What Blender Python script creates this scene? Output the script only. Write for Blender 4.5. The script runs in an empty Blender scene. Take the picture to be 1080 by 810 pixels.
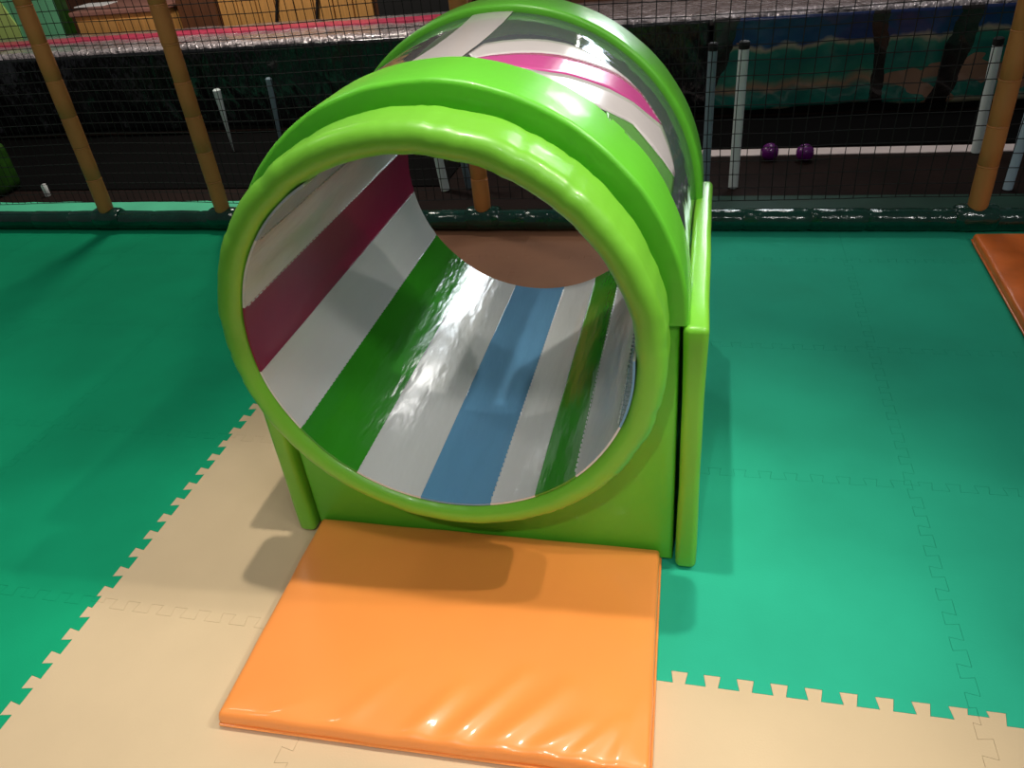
import bpy, bmesh, math, random
from mathutils import Vector, Matrix, noise
random.seed(7)
C = bpy.context.scene.collection
PI = math.pi

# ------------------------------------------------------------------ camera
FPX, YAW, PITCH, ROLL = 824.566, 0.278314, 0.595744, -0.110481
CAM = Vector((1.29244, -0.92817, 1.31236))
cy, sy, cp, sp = math.cos(YAW), math.sin(YAW), math.cos(PITCH), math.sin(PITCH)
FW = Vector((-sy*cp, cy*cp, -sp)); R0 = Vector((cy, sy, 0)); U0 = R0.cross(FW)
cr, sr = math.cos(ROLL), math.sin(ROLL)
RT = R0*cr + U0*sr; UP = U0*cr - R0*sr
cam_d = bpy.data.cameras.new('camera'); cam = bpy.data.objects.new('camera', cam_d); C.objects.link(cam)
m = Matrix((RT, UP, -FW)).transposed().to_4x4(); m.translation = CAM
cam.matrix_world = m
cam_d.sensor_width = 36; cam_d.lens = FPX/1080*36; cam_d.clip_start = .02
bpy.context.scene.camera = cam

def ray(px, py): return FW + RT*((px-540)/FPX) + UP*(-(py-405)/FPX)
def at_y(px, py, Y):
    d = ray(px, py); return CAM + d*((Y-CAM.y)/d.y)
def at_z(px, py, z=0.0):
    d = ray(px, py); return CAM + d*((z-CAM.z)/d.z)

# ------------------------------------------------------------------ helpers
def lin(r, g, b):
    f = lambda c: (c/255/12.92) if c/255 <= .04045 else ((c/255+.055)/1.055)**2.4
    return (f(r), f(g), f(b), 1)

def mat(name, rgb, rough=.5, var=.08, vscale=6.0, bump=0.0, bscale=40.0, coat=0.0, spec=.5, metal=0.0, rough_var=0.0, stretch=None, bdist=.01):
    M = bpy.data.materials.new(name); M.use_nodes = True
    nt = M.node_tree; N = nt.nodes; L = nt.links
    P = N['Principled BSDF']
    P.inputs['Roughness'].default_value = rough
    P.inputs['Metallic'].default_value = metal
    P.inputs['Specular IOR Level'].default_value = spec
    P.inputs['Coat Weight'].default_value = coat
    P.inputs['Coat Roughness'].default_value = .08
    tc = N.new('ShaderNodeTexCoord'); mp = N.new('ShaderNodeMapping')
    L.new(tc.outputs['Object'], mp.inputs['Vector'])
    if stretch: mp.inputs['Scale'].default_value = stretch
    nz = N.new('ShaderNodeTexNoise'); nz.inputs['Scale'].default_value = vscale; nz.inputs['Detail'].default_value = 5
    L.new(mp.outputs['Vector'], nz.inputs['Vector'])
    c = lin(*rgb)
    rp = N.new('ShaderNodeValToRGB')
    rp.color_ramp.elements[0].position = .3; rp.color_ramp.elements[1].position = .7
    rp.color_ramp.elements[0].color = tuple(max(0, x*(1-var)) for x in c[:3])+(1,)
    rp.color_ramp.elements[1].color = tuple(min(1, x*(1+var)) for x in c[:3])+(1,)
    L.new(nz.outputs['Fac'], rp.inputs['Fac']); L.new(rp.outputs['Color'], P.inputs['Base Color'])
    if rough_var:
        mr = N.new('ShaderNodeMapRange'); mr.inputs['To Min'].default_value = max(.02, rough-rough_var); mr.inputs['To Max'].default_value = rough+rough_var
        L.new(nz.outputs['Fac'], mr.inputs['Value']); L.new(mr.outputs['Result'], P.inputs['Roughness'])
    if bump:
        nb = N.new('ShaderNodeTexNoise'); nb.inputs['Scale'].default_value = bscale; nb.inputs['Detail'].default_value = 3
        L.new(mp.outputs['Vector'], nb.inputs['Vector'])
        bp = N.new('ShaderNodeBump'); bp.inputs['Strength'].default_value = bump; bp.inputs['Distance'].default_value = bdist
        L.new(nb.outputs['Fac'], bp.inputs['Height']); L.new(bp.outputs['Normal'], P.inputs['Normal'])
    return M

def tag(o, label=None, cat=None, group=None, kind=None):
    if label: o['label'] = label
    if cat: o['category'] = cat
    if group: o['group'] = group
    if kind: o['kind'] = kind
    return o

def empty(name, loc=(0, 0, 0)):
    o = bpy.data.objects.new(name, None); C.objects.link(o); o.location = loc; o.empty_display_size = .1
    return o

def obj(name, bm, mats, parent=None, smooth=True, angle=40):
    bmesh.ops.recalc_face_normals(bm, faces=bm.faces[:])
    me = bpy.data.meshes.new(name); bm.to_mesh(me); bm.free()
    if not isinstance(mats, (list, tuple)): mats = [mats]
    for q in mats: me.materials.append(q)
    if smooth:
        for p in me.polygons: p.use_smooth = True
        me.set_sharp_from_angle(angle=math.radians(angle))
    o = bpy.data.objects.new(name, me); C.objects.link(o)
    if parent:
        o.parent = parent
        # meshes are written in world coordinates: bring them into the parent's frame
        me.transform(Matrix.Translation(-Vector(parent_loc(parent))))
    return o
def parent_loc(p):
    v = Vector(p.location)
    while p.parent: p = p.parent; v += Vector(p.location)
    return v

def box(bm, a, b, bevel=0.0, seg=3):
    r = bmesh.ops.create_cube(bm, size=1)
    vs = r['verts']
    for v in vs:
        v.co = Vector(((a[i]+b[i])/2 + v.co[i]*(b[i]-a[i]) for i in range(3)))
    if bevel:
        es = list({e for v in vs for e in v.link_edges})
        bmesh.ops.bevel(bm, geom=es, offset=bevel, segments=seg, profile=.5, affect='EDGES')

def revolve(bm, prof, xc, zc, t0, t1, n, closed_profile=True, mat_fn=None, disp=None):
    """profile of (r, y) swept about the axis parallel to Y through (xc, zc); angles in degrees"""
    full = abs(t1-t0) >= 359.9
    rings = []
    for i in range(n if full else n+1):
        t = math.radians(t0+(t1-t0)*i/n)
        ring = []
        for k, (r, y) in enumerate(prof):
            dr = dy = 0
            if disp: dr, dy = disp(t, r, y)
            ring.append(bm.verts.new((xc+(r+dr)*math.cos(t), y+dy, zc+(r+dr)*math.sin(t))))
        rings.append(ring)
    m_ = len(prof)
    for i in range(n if full else n):
        a = rings[i]; b = rings[(i+1) % len(rings)]
        for k in range(m_ if closed_profile else m_-1):
            f = bm.faces.new((a[k], a[(k+1) % m_], b[(k+1) % m_], b[k]))
            if mat_fn: f.material_index = mat_fn(t0+(t1-t0)*(i+.5)/n)
    if not full and closed_profile:
        bm.faces.new(rings[0]); bm.faces.new(rings[-1])

def rrect(r0, r1, y0, y1, rad, n=6):
    pts = []
    for (cx, cyy, a0) in ((r1-rad, y1-rad, 0), (r0+rad, y1-rad, 90), (r0+rad, y0+rad, 180), (r1-rad, y0+rad, 270)):
        for i in range(n+1):
            a = math.radians(a0+90*i/n)
            pts.append((cx+rad*math.cos(a), cyy+rad*math.sin(a)))
    return pts

def lathe(bm, prof, x, y, n=24, axis=Vector((0, 0, 1)), base=None):
    """profile (r, h) about an axis from the base point"""
    base = base or Vector((x, y, 0)); axis = axis.normalized()
    u = axis.orthogonal().normalized(); w = axis.cross(u)
    rings = []
    for r, h in prof:
        rings.append([bm.verts.new(base+axis*h+(u*math.cos(2*PI*i/n)+w*math.sin(2*PI*i/n))*r) for i in range(n)])
    for a, b in zip(rings, rings[1:]):
        for i in range(n): bm.faces.new((a[i], a[(i+1) % n], b[(i+1) % n], b[i]))
    bm.faces.new(rings[0][::-1]); bm.faces.new(rings[-1])

def prism_y(bm, poly, y0, y1, bevel=0):
    """polygon in XZ extruded from y0 to y1"""
    a = [bm.verts.new((x, y0, z)) for x, z in poly]; b = [bm.verts.new((x, y1, z)) for x, z in poly]
    n = len(poly)
    bm.faces.new(a); bm.faces.new(b[::-1])
    for i in range(n): bm.faces.new((a[i], b[i], b[(i+1) % n], a[(i+1) % n]))

# ------------------------------------------------------------------ materials
LIME = mat('lime_vinyl', (120, 196, 54), .36, .05, 5, .3, 16, coat=.12, bdist=.006)
LIME2 = mat('lime_vinyl_pad', (100, 196, 48), .36, .05, 5, .22, 20, coat=.12, bdist=.006)
ORANGE = mat('orange_vinyl', (250, 152, 72), .38, .04, 4, .10, 9, coat=.45, bdist=.01)
ORANGE_D = mat('worn_orange_vinyl', (236, 118, 46), .4, .15, 9, .3, 14, coat=.15)
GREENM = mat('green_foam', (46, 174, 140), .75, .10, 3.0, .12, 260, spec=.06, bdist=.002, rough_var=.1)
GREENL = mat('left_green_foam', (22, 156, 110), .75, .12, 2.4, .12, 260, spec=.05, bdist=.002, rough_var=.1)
CREAM = mat('cream_foam', (208, 184, 148), .66, .06, 3.0, .12, 260, spec=.2, bdist=.002, rough_var=.1)
TANB = mat('brown_toned_foam', (150, 106, 80), .66, .12, 3.0, .12, 260, spec=.2, bdist=.002)  # tiles behind the tunnel, toned browner than the cream ones
GREEN_LIT = mat('lit_green_foam', (84, 206, 160), .6, .1, 5)
GREEN_SHADED = mat('shaded_green_foam', (5, 56, 42), .7, .15, 5)
W_VIN = mat('white_vinyl', (220, 219, 216), .16, .04, 4, .30, 7, coat=.3, bdist=.012, stretch=(3, .8, 3))
MAROON = mat('maroon_vinyl', (140, 14, 62), .34, .05, 4, .25, 7, coat=.05, bdist=.01)
G_VIN = mat('green_vinyl', (52, 150, 32), .15, .06, 4, .30, 8, coat=.3, bdist=.012, stretch=(3, .8, 3))
B_VIN = mat('blue_vinyl', (104, 158, 196), .14, .06, 4, .32, 8, coat=.35, bdist=.012, stretch=(3, .8, 3))
GREY_VIN = mat('grey_vinyl', (166, 180, 188), .2, .06, 4, .2, 8)
POST = mat('tan_foam_sleeve', (184, 120, 64), .55, .12, 9, .2, 26, coat=.08, stretch=(1, 1, .35))
RAIL = mat('dark_green_wrap', (5, 58, 46), .16, .25, 8, .6, 22, coat=.5, bdist=.012)
NETM = mat('black_net', (10, 10, 11), .8, .1, 30)
BLACK = mat('black_board', (9, 8, 8), .8, .2, 8)
BROWNF = mat('dark_brown_floor', (30, 17, 13), .75, .3, 5, .1, 30, spec=.15)
BLACKF = mat('black_floor', (7, 6, 6), .8, .2, 5, spec=.08)
STRIPW = mat('white_strip_paint', (236, 218, 214), .5, .05, 9)
POLEW = mat('white_pipe', (214, 224, 222), .4, .06, 8)
POLEB = mat('blue_white_pipe', (176, 200, 214), .4, .06, 8)
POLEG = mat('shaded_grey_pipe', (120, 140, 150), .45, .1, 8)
PURPLE = mat('purple_plastic', (96, 16, 104), .3, .06, 6, coat=.2)
SILVER = mat('silver_wrap', (188, 176, 178), .16, .4, 14, 1.0, 30, coat=.5, bdist=.03, metal=.4)
PINKT = mat('pink_tape', (190, 62, 92), .35, .2, 20, .4, 60)
TARP = mat('black_tarp', (15, 15, 17), .12, .3, 6, .7, 10, coat=.6, bdist=.03, stretch=(2.2, 1, .6))
WOOD = mat('tan_wood', (196, 142, 78), .5, .18, 10, .1, 30, stretch=(8, 8, .6))
WOODD = mat('brown_wood', (96, 58, 36), .5, .2, 8, stretch=(8, 8, .6))
ROSE = mat('rosy_brown_top', (150, 104, 92), .5, .1, 8)
PALEG = mat('pale_green_panel', (112, 190, 142), .5, .16, 2.2)
YELG = mat('yellow_green_panel', (190, 214, 120), .5, .12, 3)
CARD = mat('white_card', (246, 246, 246), .5, .02, 4)
GFLAP = mat('leafy_green_vinyl', (36, 72, 20), .35, .35, 14, .4, 20)

def clear_vinyl():
    M = bpy.data.materials.new('clear_vinyl'); M.use_nodes = True
    nt = M.node_tree; N = nt.nodes; L = nt.links; N.remove(N['Principled BSDF'])
    out = N['Material Output']
    tr = N.new('ShaderNodeBsdfTransparent'); tr.inputs['Color'].default_value = (.66, .70, .73, 1)
    gl = N.new('ShaderNodeBsdfGlossy'); gl.inputs['Roughness'].default_value = .06; gl.inputs['Color'].default_value = (.9, .95, 1, 1)
    df = N.new('ShaderNodeBsdfDiffuse'); df.inputs['Color'].default_value = (.30, .36, .40, 1)
    lw = N.new('ShaderNodeFresnel'); lw.inputs['IOR'].default_value = 1.45
    tc = N.new('ShaderNodeTexCoord'); nz = N.new('ShaderNodeTexNoise'); nz.inputs['Scale'].default_value = 9
    bp = N.new('ShaderNodeBump'); bp.inputs['Strength'].default_value = .25; bp.inputs['Distance'].default_value = .01
    L.new(tc.outputs['Object'], nz.inputs['Vector']); L.new(nz.outputs['Fac'], bp.inputs['Height'])
    L.new(bp.outputs['Normal'], gl.inputs['Normal']); L.new(bp.outputs['Normal'], lw.inputs['Normal'])
    m0 = N.new('ShaderNodeMixShader'); m0.inputs['Fac'].default_value = .22
    L.new(tr.outputs[0], m0.inputs[1]); L.new(df.outputs[0], m0.inputs[2])
    m1 = N.new('ShaderNodeMixShader')
    L.new(lw.outputs[0], m1.inputs['Fac']); L.new(m0.outputs[0], m1.inputs[1]); L.new(gl.outputs[0], m1.inputs[2])
    L.new(m1.outputs[0], out.inputs['Surface'])
    return M
CLEAR = clear_vinyl()
BAND_W = mat('white_sleeve_band', (192, 186, 186), .2, .04, 5, .1, 8, coat=.3)
BAND_P = mat('pink_sleeve_band', (188, 74, 138), .22, .08, 5, .1, 8, coat=.3)
BAND_G = mat('green_sleeve_band', (92, 146, 74), .22, .08, 5, .1, 8, coat=.3)

def mural():
    """printed vinyl: blue sky, sandy bank, teal jungle, dark trunks; object space = world space"""
    M = bpy.data.materials.new('printed_jungle_vinyl'); M.use_nodes = True
    nt = M.node_tree; N = nt.nodes; L = nt.links; P = N['Principled BSDF']
    P.inputs['Roughness'].default_value = .22; P.inputs['Coat Weight'].default_value = .4
    tc = N.new('ShaderNodeTexCoord'); sep = N.new('ShaderNodeSeparateXYZ'); L.new(tc.outputs['Object'], sep.inputs[0])
    nz = N.new('ShaderNodeTexNoise'); nz.inputs['Scale'].default_value = 5; nz.inputs['Detail'].default_value = 4
    L.new(tc.outputs['Object'], nz.inputs['Vector'])
    def math_(op, a, b=None, c=None):
        n = N.new('ShaderNodeMath'); n.operation = op
        for i, v in enumerate((a, b, c)):
            if v is None: continue
            if isinstance(v, (int, float)): n.inputs[i].default_value = v
            else: L.new(v, n.inputs[i])
        return n.outputs[0]
    z = math_('ADD', sep.outputs['Z'], math_('MULTIPLY', math_('SUBTRACT', nz.outputs['Fac'], .5), .16))
    zx = math_('SUBTRACT', z, math_('MULTIPLY', math_('SUBTRACT', sep.outputs['X'], 2.1), .05))
    rp = N.new('ShaderNodeValToRGB'); e = rp.color_ramp.elements
    cols = [(0.0, (150, 150, 120)), (.10, (150, 140, 120)), (.14, (28, 110, 96)), (.30, (24, 104, 92)), (.36, (140, 112, 88)), (.44, (36, 112, 92)),
            (.60, (20, 92, 84)), (.70, (30, 110, 92)), (.74, (150, 140, 118)), (.78, (18, 52, 104)), (1.0, (14, 36, 84))]
    e[0].position = 0; e[0].color = lin(*cols[0][1]); e[1].position = 1; e[1].color = lin(*cols[-1][1])
    for p_, c_ in cols[1:-1]:
        q = e.new(p_); q.color = lin(*c_)
    L.new(math_('DIVIDE', zx, .5), rp.inputs['Fac'])
    # sand blotches
    nb = N.new('ShaderNodeTexNoise'); nb.inputs['Scale'].default_value = 3.2; mp = N.new('ShaderNodeMapping'); mp.inputs['Scale'].default_value = (1, 1, 2.6)
    mp.inputs['Rotation'].default_value = (0, .5, 0)
    L.new(tc.outputs['Object'], mp.inputs[0]); L.new(mp.outputs[0], nb.inputs['Vector'])
    bl = math_('GREATER_THAN', nb.outputs['Fac'], .60)
    mx = N.new('ShaderNodeMix'); mx.data_type = 'RGBA'; L.new(math_('MULTIPLY', bl, math_('LESS_THAN', z, .36)), mx.inputs['Factor'])
    L.new(rp.outputs['Color'], mx.inputs['A']); mx.inputs['B'].default_value = lin(136, 104, 84)
    last = mx.outputs['Result']
    # trunks
    wob = math_('MULTIPLY', math_('SUBTRACT', nz.outputs['Fac'], .5), .12)
    for x0, slope, w in ((2.13, -.06, .035), (2.47, .18, .05), (1.25, .3, .10)):
        xx = math_('SUBTRACT', math_('ADD', sep.outputs['X'], wob), math_('ADD', x0, math_('MULTIPLY', math_('SUBTRACT', sep.outputs['Z'], .25), slope)))
        mk = math_('LESS_THAN', math_('ABSOLUTE', xx), w)
        mt = N.new('ShaderNodeMix'); mt.data_type = 'RGBA'; L.new(mk, mt.inputs['Factor']); L.new(last, mt.inputs['A'])
        mt.inputs['B'].default_value = lin(24, 18, 16); last = mt.outputs['Result']
    L.new(last, P.inputs['Base Color'])
    bp = N.new('ShaderNodeBump'); bp.inputs['Strength'].default_value = .5; bp.inputs['Distance'].default_value = .02
    L.new(nz.outputs['Fac'], bp.inputs['Height']); L.new(bp.outputs['Normal'], P.inputs['Normal'])
    return M
MURAL = mural()

# ------------------------------------------------------------------ floor of interlocking foam mats
TILE = .6; PER = .06; DEPTH = .025; GAP = .0003
FZ = -.012
def edge_path(a, b):
    """zig-zag dovetail path between two grid corners (always called a<b); returns the inner points"""
    a = Vector(a); b = Vector(b); d = b-a; ln = d.length; d.normalize(); nrm = Vector((-d.y, d.x))
    n = max(1, round(ln/PER)); pts = []
    for i in range(n):
        s = i*PER
        for t, o in ((.019 if i else .017, -.5 if i else 0), (.0145, .5), (.0455, .5), (.041 if i < n-1 else .043, -.5 if i < n-1 else 0)):
            pts.append(a+d*(s+t)+nrm*(o*DEPTH))
    return pts
def inset(poly, g):
    n = len(poly); out = []
    for i in range(n):
        p0, p1, p2 = poly[i-1], poly[i], poly[(i+1) % n]
        d1 = (p1-p0).normalized(); d2 = (p2-p1).normalized()
        n1 = Vector((-d1.y, d1.x)); n2 = Vector((-d2.y, d2.x))
        b = n1+n2
        if b.length < 1e-4: b = n1
        b.normalize(); c = max(.5, b.dot(n1))
        out.append(p1+b*(g/c))
    return out
XS = [-3.0+TILE*i for i in range(12)]
YS = [-1.2, -.6, 0, .6, 1.2, 1.8, 2.08]
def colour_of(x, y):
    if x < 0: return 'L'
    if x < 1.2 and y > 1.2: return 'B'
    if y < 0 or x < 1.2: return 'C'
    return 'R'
fb = {'L': bmesh.new(), 'C': bmesh.new(), 'R': bmesh.new(), 'B': bmesh.new()}
for i in range(len(XS)-1):
    for j in range(len(YS)-1):
        x0, x1, y0, y1 = XS[i], XS[i+1], YS[j], YS[j+1]
        bot = edge_path((x0, y0), (x1, y0)) if j > 0 else []
        top = edge_path((x0, y1), (x1, y1)) if j < len(YS)-2 else []
        full = abs(y1-y0-TILE) < 1e-3
        lef = edge_path((x0, y0), (x0, y1)) if i > 0 and full else []
        rig = edge_path((x1, y0), (x1, y1)) if i < len(XS)-2 and full else []
        poly = [Vector((x0, y0))]+bot+[Vector((x1, y0))]+rig+[Vector((x1, y1))]+top[::-1]+[Vector((x0, y1))]+lef[::-1]
        poly = inset(poly, GAP)
        bm = fb[colour_of((x0+x1)/2, (y0+y1)/2)]
        a = [bm.verts.new((p.x, p.y, FZ)) for p in poly]; b = [bm.verts.new((p.x, p.y, 0)) for p in poly]
        bm.faces.new(b); n = len(poly)
        for k in range(n): bm.faces.new((a[k], a[(k+1) % n], b[(k+1) % n], b[k]))
bm = bmesh.new(); box(bm, (-6.5, -2.2, -.06), (6.5, 7.0, FZ))
floor = tag(obj('floor', bm, BROWNF, smooth=False), 'dark floor covered with interlocking green and cream foam mats', kind='structure')
for k, M, lab in (('L', GREENL, 'deep green foam mats on the left'), ('C', CREAM, 'cream foam mats'), ('R', GREENM, 'green foam mats on the right'), ('B', TANB, 'brown-toned foam mats behind the tunnel')):
    o = obj('foam_mat', fb[k], M, floor, smooth=False); o['label'] = lab
# green mats beyond the rail; lit and shaded tones put into their colours
bm = bmesh.new()
n = 60; pts = []
for i in range(n+1):
    x = -3.4+3.3*i/n
    pts.append((x, 2.40+.018*noise.noise(Vector((x*9, 3, 1)))+.012*noise.noise(Vector((x*30, 1, 4)))))
a = [bm.verts.new((x, 2.09, 0)) for x, y in pts]; b = [bm.verts.new((x, y, 0)) for x, y in pts]
a0 = [bm.verts.new((x, 2.09, FZ)) for x, y in pts]; b0 = [bm.verts.new((x, y, FZ)) for x, y in pts]
for i in range(n):
    bm.faces.new((a[i], a[i+1], b[i+1], b[i])); bm.faces.new((b[i], b[i+1], b0[i+1], b0[i])); bm.faces.new((a0[i], a0[i+1], a[i+1], a[i]))
o = obj('foam_mat', bm, GREEN_LIT, floor, smooth=False); o['label'] = 'green foam strip with a torn edge, painted pale as brightly lit'
bm = bmesh.new(); box(bm, (1.15, 2.09, FZ), (3.9, 2.42, 0)); o = obj('foam_mat', bm, GREEN_SHADED, floor, smooth=False); o['label'] = 'green foam strip behind the rail, painted dark as shaded'
bm = bmesh.new(); box(bm, (-4.5, 3.08, FZ), (4.5, 3.6, FZ+.006)); box(bm, (-4.5, 2.6, FZ), (.05, 3.08, FZ+.006)); o = obj('foam_mat', bm, BLACKF, floor, smooth=False); o['label'] = 'black matting under the hanging vinyl'

# ------------------------------------------------------------------ the play tunnel
XC, ZC = .846, .603
RI = .3475
T = empty('play_tunnel', (XC, .6, 0))
tag(T, 'large lime green padded crawl-through tunnel with striped lining and clear top', 'play tunnel')

def wrinkle(amp, seed, freq=7):
    def f(t, r, y):
        v = noise.noise(Vector((math.cos(t)*freq, math.sin(t)*freq, seed)))
        w = noise.noise(Vector((math.cos(t)*freq*3.1, math.sin(t)*freq*3.1+y*4, seed+5)))
        return amp*(v+.4*w), amp*.6*noise.noise(Vector((math.cos(t)*freq, math.sin(t)*freq, seed+9)))
    return f
base_w = wrinkle(.0022, 2)
def ring_wrinkle(t, r, y):
    a, b = base_w(t, r, y)
    if r > .37:   # puckers where the vinyl is pulled over the foam
        s_ = noise.noise(Vector((t*16, 2, y*9)))+.6*noise.noise(Vector((t*34, 7, y*14)))
        a -= .0040*max(0, s_)*(.4+.6*max(0, noise.noise(Vector((t*2, 9, 1)))+.6))
    return a, b
bm = bmesh.new(); revolve(bm, rrect(RI+.0035, .4025, .140, .256, .0245, 8), XC, ZC, 0, 360, 260, disp=ring_wrinkle)
obj('front_ring', bm, LIME, T)
bm = bmesh.new(); revolve(bm, rrect(.362, .4315, .277, .428, .009, 5), XC, ZC, 0, 180, 110, disp=wrinkle(.0016, 4, 5))
obj('front_arch', bm, LIME2, T)
bm = bmesh.new(); revolve(bm, rrect(.420, .444, .842, .968, .010, 5), XC, ZC, 0, 180, 110, disp=wrinkle(.0012, 6, 5))
obj('back_arch', bm, LIME2, T)
bm = bmesh.new(); revolve(bm, rrect(RI+.0045, .405, .985, 1.075, .024, 6), XC, ZC, 0, 360, 120, disp=wrinkle(.0015, 8))
obj('back_ring', bm, LIME, T)

bm = bmesh.new(); revolve(bm, rrect(RI+.006, RI+.013, .165, .43, .002, 2), XC, ZC, 0, 360, 120)  # unseen neck added to stop lamp light leaking in behind the ring
o = obj('light_seal_neck', bm, LIME2, T)
# end panels with a round cut-out
def panel_poly(xl, xr, z0, z1, r):
    poly = [(xl, z0), (xr, z0), (xr, z1), (XC+r, z1)]
    for i in range(1, 48):
        t = -PI*i/48
        poly.append((XC+r*math.cos(t), ZC+r*math.sin(t)))
    return poly+[(XC-r, z1), (xl, z1)]
def panel(name, y0, y1):
    bm = bmesh.new(); poly = panel_poly(.428, 1.2625, .008, .600, .358)
    prism_y(bm, poly, y0, y1)
    es = [e for e in bm.edges if abs(e.verts[0].co.y-y0) < 1e-5 and abs(e.verts[1].co.y-y0) < 1e-5]
    bmesh.ops.bevel(bm, geom=es, offset=.008, segments=3, profile=.5, affect='EDGES')
    obj(name, bm, LIME2, T)
panel('front_panel', .286, .33)
panel('back_panel', .915, .955)
# side pads: thick rounded slabs whose top is a soft roll
def side_pad(x0, x1):
    bm = bmesh.new()
    ny, nz_ = 40, 40
    y0, y1, z0, z1 = .268, .962, .004, .612
    box(bm, (x0, y0, z0), (x1, y1, z1))
    bmesh.ops.subdivide_edges(bm, edges=[e for e in bm.edges if abs(e.verts[0].co.x-e.verts[1].co.x) < 1e-6], cuts=14, use_grid_fill=True)
    es = [e for e in bm.edges if e.is_manifold and e.calc_face_angle(0) > .5]
    bmesh.ops.bevel(bm, geom=es, offset=.012, segments=4, profile=.5, affect='EDGES')
    xm = (x0+x1)/2
    for v in bm.verts:
        n_ = noise.noise(Vector((v.co.y*7, v.co.z*7, xm*5)))
        v.co.x += (.0025*n_)*(1 if v.co.x > xm else -1)
        # pinch where the slab meets the arch
        d = math.hypot(v.co.y-.275, v.co.z-.606)
        v.co.z -= .008*math.exp(-(d/.03)**2)
    return obj('side_pad', bm, LIME, T)
side_pad(.380, .421); side_pad(1.2695, 1.312)

# striped lining
STR = [(118, 142, 4), (142, 165.8, 0), (165.8, 188.4, 1), (188.4, 211.2, 0), (211.2, 234.6, 2), (234.6, 257.2, 0), (257.2, 281.2, 3),
       (281.2, 297.2, 0), (297.2, 313.6, 2), (313.6, 337.8, 0), (337.8, 361, 3)]
def strip_index(t):
    for a, b, k in STR:
        if a <= t < b: return k
    return 0
bm = bmesh.new()
ts = sorted({v for a, b, k in STR for v in [a+(b-a)*i/8 for i in range(9)]})
ny = 24
def lrad(t, y):
    return RI-.0005+.0015*noise.noise(Vector((t*.06, y*6, 3)))
inn = []; out = []
for t in ts:
    tr = math.radians(t)
    rowi = []; rowo = []
    for j in range(ny+1):
        y = .15+(1.06-.15)*j/ny; r = lrad(t, y)
        rowi.append(bm.verts.new((XC+r*math.cos(tr), y, ZC+r*math.sin(tr))))
        rowo.append(bm.verts.new((XC+(r+.004)*math.cos(tr), y, ZC+(r+.004)*math.sin(tr))))
    inn.append(rowi); out.append(rowo)
for i in range(len(ts)-1):
    k = strip_index((ts[i]+ts[i+1])/2)
    for j in range(ny):
        bm.faces.new((inn[i][j], inn[i+1][j], inn[i+1][j+1], inn[i][j+1])).material_index = k
        bm.faces.new((out[i][j], out[i][j+1], out[i+1][j+1], out[i+1][j])).material_index = k
    bm.faces.new((inn[i][0], out[i][0], out[i+1][0], inn[i+1][0])).material_index = k
    bm.faces.new((inn[i][ny], inn[i+1][ny], out[i+1][ny], out[i][ny])).material_index = k
for i in (0, -1):
    for j in range(ny): bm.faces.new((inn[i][j], inn[i][j+1], out[i][j+1], out[i][j]))
lining = obj('striped_lining', bm, [W_VIN, MAROON, G_VIN, B_VIN, GREY_VIN], T, angle=60)
# stitched seams between the strips
for t in [s[0] for s in STR[1:]]:
    bm = bmesh.new(); tr = math.radians(t); nd = 60
    for i in range(nd):
        y = .165+.885*i/nd
        c_ = Vector((XC+(RI-.0022)*math.cos(tr), y, ZC+(RI-.0022)*math.sin(tr)))
        r = bmesh.ops.create_cube(bm, size=1)
        tv = Vector((-math.sin(tr), 0, math.cos(tr))); rv = Vector((math.cos(tr), 0, math.sin(tr)))
        for v in r['verts']: v.co = c_+tv*(v.co.x*.0010)+Vector((0, 1, 0))*(v.co.y*.009)+rv*(v.co.z*.002)
    obj('stitched_seam', bm, W_VIN, lining, smooth=False)

# clear sleeve over the top half, with curved colour bands projected onto it
RS = .4285
bm = bmesh.new(); revolve(bm, [(RS, .40), (RS-.004, .55), (RS-.005, .64), (RS-.004, .75), (RS, .87)], XC, ZC, 1, 179, 90, closed_profile=False)
sleeve = obj('clear_sleeve', bm, CLEAR, T)
def on_sleeve(px, py, r):
    d = ray(px, py); ox, oz = CAM.x-XC, CAM.z-ZC
    A = d.x*d.x+d.z*d.z; B = 2*(ox*d.x+oz*d.z); Cc = ox*ox+oz*oz-r*r
    D = B*B-4*A*Cc
    if D < 0: D = 0
    return CAM+d*((-B-math.sqrt(D))/(2*A))
def resample(pts, n):
    L_ = [0]
    for a, b in zip(pts, pts[1:]): L_.append(L_[-1]+math.hypot(b[0]-a[0], b[1]-a[1]))
    out = []
    for i in range(n):
        s = L_[-1]*i/(n-1); k = 0
        while k < len(L_)-2 and L_[k+1] < s: k += 1
        f = (s-L_[k])/max(1e-6, L_[k+1]-L_[k]); out.append((pts[k][0]+(pts[k+1][0]-pts[k][0])*f, pts[k][1]+(pts[k+1][1]-pts[k][1])*f))
    return out
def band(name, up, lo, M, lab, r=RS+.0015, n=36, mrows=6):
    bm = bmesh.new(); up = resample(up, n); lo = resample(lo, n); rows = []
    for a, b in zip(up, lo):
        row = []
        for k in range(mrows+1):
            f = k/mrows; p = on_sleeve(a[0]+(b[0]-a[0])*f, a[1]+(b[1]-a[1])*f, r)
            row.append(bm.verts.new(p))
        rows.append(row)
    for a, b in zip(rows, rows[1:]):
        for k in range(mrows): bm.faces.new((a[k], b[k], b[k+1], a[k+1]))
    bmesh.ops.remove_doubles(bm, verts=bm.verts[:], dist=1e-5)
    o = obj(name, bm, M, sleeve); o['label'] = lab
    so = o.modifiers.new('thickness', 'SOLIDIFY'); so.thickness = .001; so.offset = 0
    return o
WU = [(494, 57), (510, 46), (529, 43), (554, 41), (576, 42), (598, 46), (613, 51), (628, 60), (641, 67), (662, 83), (676, 98), (692, 124), (700, 138), (708, 161), (712, 180)]
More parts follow.
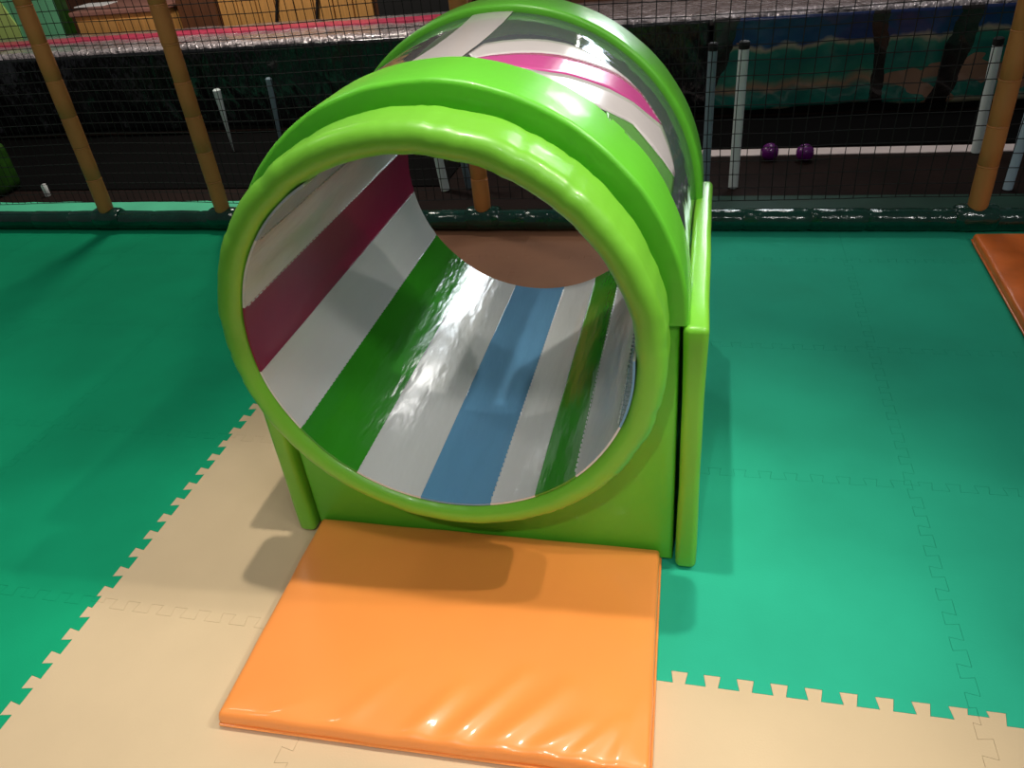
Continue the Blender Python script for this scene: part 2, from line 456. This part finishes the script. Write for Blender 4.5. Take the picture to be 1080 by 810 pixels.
PU = [(500, 61.5), (517, 58.5), (547, 56), (569, 56), (591, 58.5), (613, 64), (640, 73), (655, 80), (676, 97), (690, 118), (698, 131)]
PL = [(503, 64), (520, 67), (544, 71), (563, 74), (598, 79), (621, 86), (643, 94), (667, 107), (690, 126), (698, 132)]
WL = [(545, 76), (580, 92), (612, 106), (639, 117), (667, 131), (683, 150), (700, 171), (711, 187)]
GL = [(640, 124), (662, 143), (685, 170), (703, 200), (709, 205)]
band('sleeve_band', WU[:12], PU, BAND_W, 'upper white band')
band('sleeve_band', PU, PL, BAND_P, 'pink band')
band('sleeve_band', PL+[(704, 148), (709, 165), (712, 183)], WL, BAND_W, 'lower white band')
band('sleeve_band', WL[3:], GL, BAND_G, 'green band')
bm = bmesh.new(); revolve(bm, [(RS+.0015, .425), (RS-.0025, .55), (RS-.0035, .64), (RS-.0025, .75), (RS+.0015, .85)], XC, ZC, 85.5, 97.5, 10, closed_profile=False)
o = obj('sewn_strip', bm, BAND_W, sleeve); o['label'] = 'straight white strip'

# ------------------------------------------------------------------ orange mats
def soft_mat(name, corners, th, M, wr, label, seed=1, nu=90, nv=64):
    tl, tr_, br, bl = [Vector(c) for c in corners]
    o_c = (tl+tr_+br+bl)/4
    root = empty(name, (o_c.x, o_c.y, 0)); tag(root, label, 'floor mat')
    bm = bmesh.new(); W = (tr_-tl).length; H = (tl-bl).length
    def P(u, v): return (bl*(1-u)+br*u)*(1-v)+(tl*(1-u)+tr_*u)*v
    rad = .009
    def hgt(u, v):
        du = min(u, 1-u)*W; dv = min(v, 1-v)*H
        h = 0
        for d in (du, dv):
            if d < rad: h -= rad-math.sqrt(max(0, rad*rad-(rad-d)**2))
        puff = .006*(1-math.exp(-min(du, dv)/.05))
        n_ = .0018*noise.noise(Vector((u*5, v*4, seed)))
        k = 0
        for (u0, v0, u1, v1, w, a) in wr:
            px, py = u*W, v*H; ax, ay, bx, by = u0*W, v0*H, u1*W, v1*H
            dx, dy = bx-ax, by-ay; t = max(0, min(1, ((px-ax)*dx+(py-ay)*dy)/(dx*dx+dy*dy)))
            d = math.hypot(px-ax-dx*t, py-ay-dy*t); k += a*math.exp(-(d/w)**2)*(1-.75*t)
        return th-.006+h+puff+n_+k*(1-math.exp(-min(du, dv)/.015))
    us = [0, .003/W, .007/W, .014/W]+[.014/W+(1-.028/W)*i/nu for i in range(1, nu)]+[1-.014/W, 1-.007/W, 1-.003/W, 1]
    vs = [0, .003/H, .007/H, .014/H]+[.014/H+(1-.028/H)*i/nv for i in range(1, nv)]+[1-.014/H, 1-.007/H, 1-.003/H, 1]
    g = []
    for u in us:
        row = []
        for v in vs:
            p = P(u, v)
            ju = .0025*noise.noise(Vector((u*6, v*6, seed+3)))
            row.append(bm.verts.new((p.x+ju, p.y+ju, hgt(u, v))))
        g.append(row)
    for i in range(len(us)-1):
        for j in range(len(vs)-1): bm.faces.new((g[i][j], g[i+1][j], g[i+1][j+1], g[i][j+1]))
    ring = [g[i][0] for i in range(len(us))]+[g[-1][j] for j in range(1, len(vs))]+[g[i][-1] for i in range(len(us)-2, -1, -1)]+[g[0][j] for j in range(len(vs)-2, 0, -1)]
    low = []
    for v in ring: low.append(bm.verts.new((v.co.x, v.co.y, .002)))
    n = len(ring)
    for i in range(n): bm.faces.new((ring[i], low[i], low[(i+1) % n], ring[(i+1) % n]))
    bm.faces.new(low)
    obj('cushion', bm, M, root, angle=70)
    # welted seam round the side
    bm = bmesh.new(); loop = []
    for v, cc in [(P(0, 0), (-1, -1)), (P(1, 0), (1, -1)), (P(1, 1), (1, 1)), (P(0, 1), (-1, 1))]:
        loop.append(Vector((v.x+cc[0]*.001, v.y+cc[1]*.001, .010)))
    for a, b in zip(loop, loop[1:]+loop[:1]):
        lathe(bm, [(.0032, 0), (.0032, (b-a).length)], 0, 0, 8, axis=(b-a), base=a)
    obj('welted_seam', bm, M, root)
    return root
WR = [(.12, 0, .22, .10, .014, .003), (.30, 0, .40, .22, .020, .004), (.47, 0.0, .56, .22, .018, .008), (.56, 0, .70, .30, .016, .008), (.66, 0, .80, .26, .020, .009),
      (.76, .01, .86, .14, .016, .008), (.84, .0, .93, .16, .014, .007), (.93, 0, .97, .25, .012, .005), (1, .2, .92, .6, .02, .003), (0, .65, .08, .55, .02, .003), (.15, .02, .2, .3, .05, .002)]
soft_mat('crash_mat', [(.440, .283, 0), (1.236, .283, 0), (1.250, -.216, 0), (.455, -.236, 0)], .048, ORANGE, WR,
         'bright orange padded landing mat lying in front of the tunnel mouth', 2)
soft_mat('crash_mat', [(2.238, 1.955, 0), (2.90, 1.97, 0), (2.88, 1.10, 0), (2.222, 1.08, 0)], .042, ORANGE_D,
         [(.05, .5, .3, .55, .03, .004), (.1, .2, .25, .4, .03, .004), (.05, .8, .4, .7, .03, .003)],
         'duller creased orange mat cut off at the right edge below the fence', 5, 50, 50)

# ------------------------------------------------------------------ fence: rail, posts, net
RY = 2.065; RR = .042
rail = empty('padded_rail', (0, RY, 0)); tag(rail, 'long dark green shiny padded rail lying along the foot of the fence', 'padded rail')
bm = bmesh.new(); prof = []
x = -3.4; prof.append((RR-.004, 0))
Lr = 7.2; s = 0
while s < Lr:
    seg = .20+.05*random.random()
    for f in (.04, .3, .6, .94): prof.append((RR+.0015*random.uniform(-1, 1), s+seg*f))
    prof.append((RR-.0045, s+seg)); s += seg
lathe(bm, prof, 0, 0, 28, axis=Vector((1, 0, 0)), base=Vector((-3.4, RY, RR+.001)))
obj('rail_cushion', bm, RAIL, rail)
PX = [-1.445, -.828, .396, 2.262]
POSTLAB = ['tan sleeved fence post furthest left, second from the tunnel on that side', 'tan sleeved fence post just left of the tunnel',
           'tan sleeved fence post seen through the tunnel mouth', 'tan sleeved fence post on the right, above the second orange mat']
for k, px in enumerate(PX):
    # collar of the rail, wrapped round the foot of each post
    bm = bmesh.new(); lathe(bm, [(.043, 0), (.049, .012), (.0505, .04), (.0505, .10), (.049, .128), (.043, .14)], 0, 0, 28, axis=Vector((1, 0, 0)), base=Vector((px-.07, RY, RR+.009)))
    obj('rail_collar', bm, RAIL, rail)
    py_ = RY-.003
    p = empty('fence_post', (px, py_, .085)); tag(p, POSTLAB[k], 'fence post', 'tan fence posts')
    bm = bmesh.new(); prof = [(.030, .086), (.0325, .094)]; h = .094
    segs = []
    while h < 1.9:
        sg = .125+.03*random.random(); r = .034+.001*random.uniform(-1, 1)
        prof += [(r, h+.006), (r+.0006, h+sg*.5), (r, h+sg-.004), (r-.0045, h+sg)]; segs.append(h+sg); h += sg
    lathe(bm, prof, px, py_, 26)
    obj('foam_sleeve', bm, POST, p)
    for hh in segs[:10]:
        bm = bmesh.new(); lathe(bm, [(.0335, hh-.003), (.0348, hh-.001), (.0348, hh+.001), (.0335, hh+.003)], px, py_, 20)
        obj('tape_ring', bm, POST, p)

def net(x0, x1, sx, sz, label, yy=RY+.052, th=.0017, ztop=1.75):
    bm = bmesh.new()
    nx = int((x1-x0)/sx); nz_ = int((ztop-.08)/sz)
    def P(i, k):
        x = x0+sx*i; z = .106+sz*k
        return Vector((x+.006*math.sin(z*5+x*2)+.003*noise.noise(Vector((x*3, z*3, 1))), yy+.005*math.sin(x*4+z*3), z+.006*math.sin(x*3.3)+.003*noise.noise(Vector((x*4, z*4, 7)))))
    def strand(pts):
        prev = None
        for q in pts:
            ring = [bm.verts.new(q+Vector(o)) for o in strand.off]
            if prev:
                for a in range(4): bm.faces.new((prev[a], prev[(a+1) % 4], ring[(a+1) % 4], ring[a]))
            prev = ring
    strand.off = ((-th, 0, 0), (0, -th, 0), (th, 0, 0), (0, th, 0))
    for i in range(nx+1): strand([P(i, k) for k in range(nz_+1)])
    strand.off = ((0, 0, -th), (0, -th, 0), (0, 0, th), (0, th, 0))
    for k in range(nz_+1): strand([P(i, k) for i in range(nx+1)])
    o = obj('safety_net', bm, NETM, smooth=False); tag(o, label, 'safety net')
    return o
net(-3.2, .394, .037, .046, 'fine black safety net stretched left of the post seen through the tunnel')
net(.40, 3.4, .050, .052, 'wide-meshed black safety net stretched right of the tunnel')

# ------------------------------------------------------------------ things behind the net
def pipe(name, base, top, r, M, label, group, taper=1.0, cap=None):
    base = Vector(base); top = Vector(top); ax = top-base; ln = ax.length
    p = empty(name, base); tag(p, label, 'pole', group)
    bm = bmesh.new(); lathe(bm, [(r*taper*.8, 0), (r*taper, .004), (r, ln-.006), (r*.7, ln)], 0, 0, 20, axis=ax, base=base)
    obj('pole_tube', bm, M, p)
    if cap:
        bm = bmesh.new(); a = ax.normalized()
        lathe(bm, [(r*1.02, 0), (r*1.04, .004), (r*1.04, .026), (r*.8, .03)], 0, 0, 20, axis=ax, base=base+a*(ln-.012))
        obj('pole_cap', bm, BLACK, p)
    return p
def stand(pxb, pxt, r, M, label, group, **k):
    b = at_z(pxb[0], pxb[1], FZ); t = at_y(pxt[0], pxt[1], b.y+k.pop('dy', 0.0)); return pipe('white_pole', b, t, r, M, label, group, **k)
GP = 'pale poles behind the net'
stand((773, 198), (785, 48), .021, POLEW, 'bright white pole nearest the right side of the tunnel behind the net', GP, cap=True)
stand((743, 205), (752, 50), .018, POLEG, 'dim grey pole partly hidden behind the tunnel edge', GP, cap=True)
stand((1029, 161), (1053, 44), .021, POLEW, 'white pole left of the right fence post behind the net', GP, cap=True)
stand((1062, 200), (1098, 80), .019, POLEB, 'bluish white pole at the right edge of the picture', GP, cap=True)
stand((470, 201), (452, 120), .021, POLEW, 'white pole on the left through the tunnel mouth', GP, cap=True)
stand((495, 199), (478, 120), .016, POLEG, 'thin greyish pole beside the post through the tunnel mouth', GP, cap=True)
stand((247, 161), (228, 94), .022, POLEW, 'white tapering pole right of the second fence post', GP, taper=.12)
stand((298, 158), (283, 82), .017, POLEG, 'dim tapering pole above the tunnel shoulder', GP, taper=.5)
# balls
for (bx, by), lab in (((812, 160), 'purple plastic ball on the left of the pair behind the net'), ((849, 161), 'purple plastic ball on the right of the pair behind the net')):
    c = at_z(bx, by, .028); bm = bmesh.new(); bmesh.ops.create_uvsphere(bm, u_segments=32, v_segments=20, radius=.040)
    for v in bm.verts:
        if abs(v.co.z) < .002: v.co *= .99
        v.co += Vector((c.x, c.y, FZ+.0402))
    tag(obj('plastic_ball', bm, PURPLE), lab, 'ball', 'purple balls')
# white strip across the dark floor
a = at_z(752, 163, FZ); b = at_z(1095, 155, FZ)
bm = bmesh.new(); box(bm, (1.0, 2.96, FZ), (3.6, 3.05, FZ+.006), .001, 1)
tag(obj('edging_strip', bm, STRIPW, smooth=False), 'pale pinkish white strip across the dark floor behind the net', 'floor strip')
# stub of pipe at left
b = at_z(51, 207, FZ); bm = bmesh.new(); lathe(bm, [(.013, 0), (.015, .004), (.015, .06), (.012, .066)], b.x, b.y, 18, base=Vector((b.x, b.y, FZ+.001)))
tag(obj('pipe_stub', bm, CARD), 'short white pipe stub on the dark floor at far left', 'pipe')
# green padded block at the far left edge
bm = bmesh.new(); e = at_z(14, 214, FZ); box(bm, (e.x-.7, e.y+.05, FZ), (e.x-.12, e.y+.25, .26), .05, 5)
for v in bm.verts: v.co.x += .012*noise.noise(v.co*9); v.co.y += .012*noise.noise(v.co*9+Vector((5, 5, 5)))
tag(obj('padded_block', bm, GFLAP), 'mottled dark green padded block cut by the left edge', 'soft block')

# ledge wrapped in silver, with hanging vinyl
LY = 3.6; LZ = .515
led = empty('padded_ledge', (0, LY+.15, FZ)); tag(led, 'long silver wrapped ledge behind the net', 'ledge')
bm = bmesh.new(); ns = 160
def ledge_prof(x):
    return LZ+.006*noise.noise(Vector((x*3, 0, 0)))
rows = []
PR = [(.0, -.05), (-.012, -.035), (-.014, -.01), (-.004, .004), (.03, .010), (.09, .008), (.16, .010), (.24, .007), (.33, .010), (.44, .008), (.55, .008), (.66, .0), (.67, -.05)]
for i in range(ns+1):
    x = -4.6+9.2*i/ns
    rows.append([bm.verts.new((x, LY+dy+.008*noise.noise(Vector((x*6, dy*9, 2))), LZ+dz+.010*noise.noise(Vector((x*7, dy*14, 5))))) for dy, dz in PR])
for a, b in zip(rows, rows[1:]):
    for k in range(len(PR)-1): bm.faces.new((a[k], b[k], b[k+1], a[k+1]))
    bm.faces.new((a[-1], b[-1], b[0], a[0]))
bm.faces.new(rows[0]); bm.faces.new(rows[-1])
obj('ledge_top', bm, SILVER, led, angle=80)
bm = bmesh.new(); box(bm, (-4.6, LY+.06, FZ), (4.6, LY+.26, LZ-.045)); obj('support_board', bm, BLACK, led, smooth=False)
bm = bmesh.new(); rows = []
for i in range(81):
    x = -4.2+4.4*i/80
    rows.append([bm.verts.new((x, LY+dy+.006*noise.noise(Vector((x*2, 1, 1))), LZ+.016+.005*noise.noise(Vector((x*7, dy*14, 5)))+dz)) for dy, dz in ((.30, -.012), (.30, .003), (.36, .006), (.43, .003), (.43, -.012))])
for a, b in zip(rows, rows[1:]):
    for k in range(4): bm.faces.new((a[k], b[k], b[k+1], a[k+1]))
o = obj('pink_ribbon', bm, PINKT, led)

def curtain(name, x0, x1, M, label, hem, seed, amp=.014):
    bm = bmesh.new(); nx, nz_ = int((x1-x0)*60), 26; rows = []
    for i in range(nx+1):
        x = x0+(x1-x0)*i/nx; zb = hem+.018*noise.noise(Vector((x*2.2, seed, 0)))+.006*noise.noise(Vector((x*9, seed, 0)))
        row = []
        for k in range(nz_+1):
            f = k/nz_; z = (LZ-.012)+(zb-LZ+.012)*f
            y = LY-.042-.006*f+amp*(.1+f)*noise.noise(Vector((x*7, z*1.6, seed)))+amp*.4*f*noise.noise(Vector((x*15+z*9, z*3, seed+4)))
            row.append(bm.verts.new((x, y, z)))
        rows.append(row)
    for a, b in zip(rows, rows[1:]):
        for k in range(nz_): bm.faces.new((a[k], b[k], b[k+1], a[k+1]))
    o = obj(name, bm, M, angle=80); so = o.modifiers.new('thickness', 'SOLIDIFY'); so.thickness = .003
    return tag(o, label, 'vinyl curtain')
curtain('vinyl_curtain', -4.5, 1.28, TARP, 'black shiny vinyl hanging from the ledge left of the tunnel', .035, 3, .02)
curtain('vinyl_curtain', 1.30, 4.4, MURAL, 'jungle printed vinyl hanging from the ledge right of the tunnel', .055, 8)

# beyond the ledge
BY = 4.5
def slab(name, px0, px1, py_top, py_bot, Y, dep, M, bevel=.006, z0=None, parent=None):
    a = at_y(px0, py_bot, Y); b = at_y(px1, py_top, Y)
    bm = bmesh.new(); box(bm, (a.x, Y, FZ if z0 is None else z0), (b.x, Y+dep, max(b.z, a.z)), bevel, 2)
    return obj(name, bm, M, parent, smooth=False)
# pale green panel at the far left
g = empty('wall_panel', (at_y(30, 20, BY).x, BY, FZ)); tag(g, 'pale green upright panel at the top left beyond the ledge', 'panel')
a = at_y(-40, 0, BY); b = at_y(72, 40, BY)
bm = bmesh.new(); box(bm, (a.x, BY, FZ), (b.x, BY+.05, 1.05), .01, 2); obj('panel_board', bm, PALEG, g, smooth=False)
bm = bmesh.new(); c = at_y(12, 20, BY); prism_y(bm, [(a.x+.02, .2), (c.x-.02, .2), (c.x+.04, .55), (c.x-.06, .8), (c.x-.02, 1.0), (a.x+.02, 1.0)], BY-.012, BY+.01); obj('yellow_patch', bm, YELG, g, smooth=False)
bm = bmesh.new(); box(bm, (b.x, BY-.01, FZ), (b.x+.05, BY+.06, 1.05), .008, 2); obj('edge_post', bm, GFLAP, g, smooth=False)
# wooden cabinet
cab = empty('wooden_cabinet', (at_y(120, 20, BY).x, BY, FZ)); tag(cab, 'tan wooden cabinet with a rosy top beyond the ledge', 'cabinet')
a = at_y(82, 30, BY-.1); b = at_y(168, 10, BY-.1); zt = at_y(120, 15, BY-.1).z
bm = bmesh.new(); box(bm, (a.x, BY-.1, FZ), (b.x, BY+.38, zt), .006, 2); obj('cabinet_body', bm, WOOD, cab, smooth=False)
bm = bmesh.new(); box(bm, (a.x-.02, BY-.12, zt), (b.x+.02, BY+.4, zt+.03), .006, 2); obj('cabinet_top', bm, ROSE, cab, smooth=False)
mx_ = (a.x+b.x)/2
for s_ in (-1, 1):
    bm = bmesh.new(); box(bm, (mx_+(.01 if s_ > 0 else -(b.x-a.x)/2+.02), BY-.115, .06), (mx_+((b.x-a.x)/2-.02 if s_ > 0 else -.01), BY-.099, zt-.03), .004, 2)
    obj('cabinet_door', bm, WOOD, cab, smooth=False)
q = at_z(100, 6, zt+.03); bm = bmesh.new(); box(bm, (q.x-.13, q.y-.07, zt+.031), (q.x+.13, q.y+.10, zt+.038), .002, 1)
tag(obj('white_tray', bm, CARD, smooth=False), 'flat white tray lying on the wooden cabinet', 'tray')
# dark brown block added for the dark opening, plank partition, black box, wooden post
cr_a = b.x+.04; cr_b = at_y(231, 25, BY+.05).x
bm = bmesh.new(); box(bm, (cr_a, BY+.05, FZ), (cr_b, BY+.45, 1.0), .006, 2); dk = obj('dark_opening_block', bm, WOODD, smooth=False); tag(dk, 'dark brown block in place of the dark opening between cabinet and plank partition', 'opening')
pl = empty('plank_partition', (at_y(320, 10, BY+.1).x, BY+.1, FZ)); tag(pl, 'partition of upright tan planks beyond the pink ribbon', 'partition')
a = at_y(234, 20, BY+.1).x; b = at_y(396, 20, BY+.1).x; npk = 8; w = (b-a)/npk
for i in range(npk):
    bm = bmesh.new(); box(bm, (a+w*i+.004, BY+.1, FZ), (a+w*(i+1)-.004, BY+.13, 1.15), .004, 2); obj('plank', bm, WOOD, pl, smooth=False)
bm = bmesh.new(); box(bm, (a, BY+.132, .75), (b, BY+.16, .84), .004, 2); obj('cross_batten', bm, WOODD, pl, smooth=False)
for i, (x_, l_) in enumerate(((.35, .3), (.62, .25))):
    bm = bmesh.new(); lathe(bm, [(.009, 0), (.009, .7)], 0, 0, 10, axis=Vector((l_, 0, 1)), base=Vector((a+(b-a)*x_, BY+.085, .4)))
    obj('brace', bm, BLACK, pl)
bx = slab('black_box', 399, 474, -30, 11, BY, .35, BLACK, .01); tag(bx, 'tall black box beyond the ledge left of the wooden post', 'box')
wp_a = max(v.co.x for v in bx.data.vertices)+.012
bm = bmesh.new(); box(bm, (wp_a, BY, FZ), (wp_a+.12, BY+.12, 1.15), .008, 2); wp = obj('wooden_post', bm, WOODD, smooth=False); tag(wp, 'square brown wooden post rising behind the tunnel top', 'post')
bm = bmesh.new(); box(bm, (-6.5, 6.3, FZ), (6.5, 6.4, 2.9)); tag(obj('wall_back', bm, WOODD, smooth=False), kind='structure')

# ------------------------------------------------------------------ light
def spot(loc, target, energy, color, size=.15, angle=70, blend=.4):
    d = bpy.data.lights.new('spot_light', 'SPOT'); d.energy = energy; d.color = color; d.shadow_soft_size = size
    d.spot_size = math.radians(angle); d.spot_blend = blend
    o = bpy.data.objects.new('spot_light', d); C.objects.link(o); o.location = loc
    o.rotation_euler = (Vector(target)-Vector(loc)).to_track_quat('-Z', 'Y').to_euler(); return o
def area(loc, target, energy, color, sx, sy_):
    d = bpy.data.lights.new('area_light', 'AREA'); d.energy = energy; d.color = color; d.shape = 'RECTANGLE'; d.size = sx; d.size_y = sy_
    o = bpy.data.objects.new('area_light', d); C.objects.link(o); o.location = loc
    o.rotation_euler = (Vector(target)-Vector(loc)).to_track_quat('-Z', 'Y').to_euler(); return o
WARM = (1, .93, .82); NEU = (1, .98, .95); COOL = (.88, .95, 1)
spot((3.2, .32, 3.0), (.5, -.25, 0), 150, WARM, .03, 42, .7)
spot((2.65, .42, 3.1), (.5, -.25, 0), 95, WARM, .03, 42, .7)
spot((.98, .28, 3.1), (.98, .1, 0), 160, WARM, .03, 50, .8)
spot((1.1, -2.2, 3.0), (1.1, -2.2, 0), 95, NEU, .03, 90.8, .05)  # added; cone edge shaped to draw the shade line on the right floor
spot((.5, -5.5, 4.0), (.5, -5.5, 0), 260, NEU, .03, 108.9, .02)  # added far behind; wide cone edge imitates the straight shade line at left
spot((-1.7, -1.2, 3.2), (-1.5, -.7, 0), 125, NEU, .3, 66, .5)  # added fill for the left floor, cone cut before the fence
area((1.9, -1.3, 3.2), (.8, .2, .5), 10, NEU, .25, .25)  # added to brighten the front ring
area((.75, 1.55, 3.1), (.9, -.2, 0), 3, NEU, .12, .12)
area((-1.5, 3.2, 2.7), (-1.6, 4.3, .4), 55, WARM, .4, .4)
area((1.9, 3.55, 2.5), (1.9, 3.6, .4), 12, NEU, .4, .4)  # added fill above the right part of the ledge
spot((3.3, -1.5, 3.2), (2.3, .1, 0), 75, NEU, .15, 60, .35)  # added to lift the green floor right of the tunnel
area((-1.0, .5, 2.7), (-1.1, 2.1, 1.0), 8, WARM, .3, .3)  # added fill for the dim left posts
wl = area((1.75, 4.35, 2.05), (.8, .95, .3), 3.0, COOL, .7, .6); wl.data.spread = math.radians(50)
def bulb(loc, energy, color, r):
    d = bpy.data.lights.new('hanging_bulb', 'POINT'); d.energy = energy; d.color = color; d.shadow_soft_size = r
    o = bpy.data.objects.new('hanging_bulb', d); C.objects.link(o); o.location = loc
for k in range(4): bulb((1.15+.12*k, 5.5, 1.9+.22*k), 1.6, WARM, .035)

W = bpy.data.worlds.new('room_light'); bpy.context.scene.world = W; W.use_nodes = True
bg = W.node_tree.nodes['Background']; bg.inputs['Color'].default_value = (.92, .95, 1, 1); bg.inputs['Strength'].default_value = .09
vs_ = bpy.context.scene.view_settings
vs_.view_transform = 'Standard'; vs_.look = 'None'; vs_.exposure = 0; vs_.gamma = 1; vs_.use_curve_mapping = False
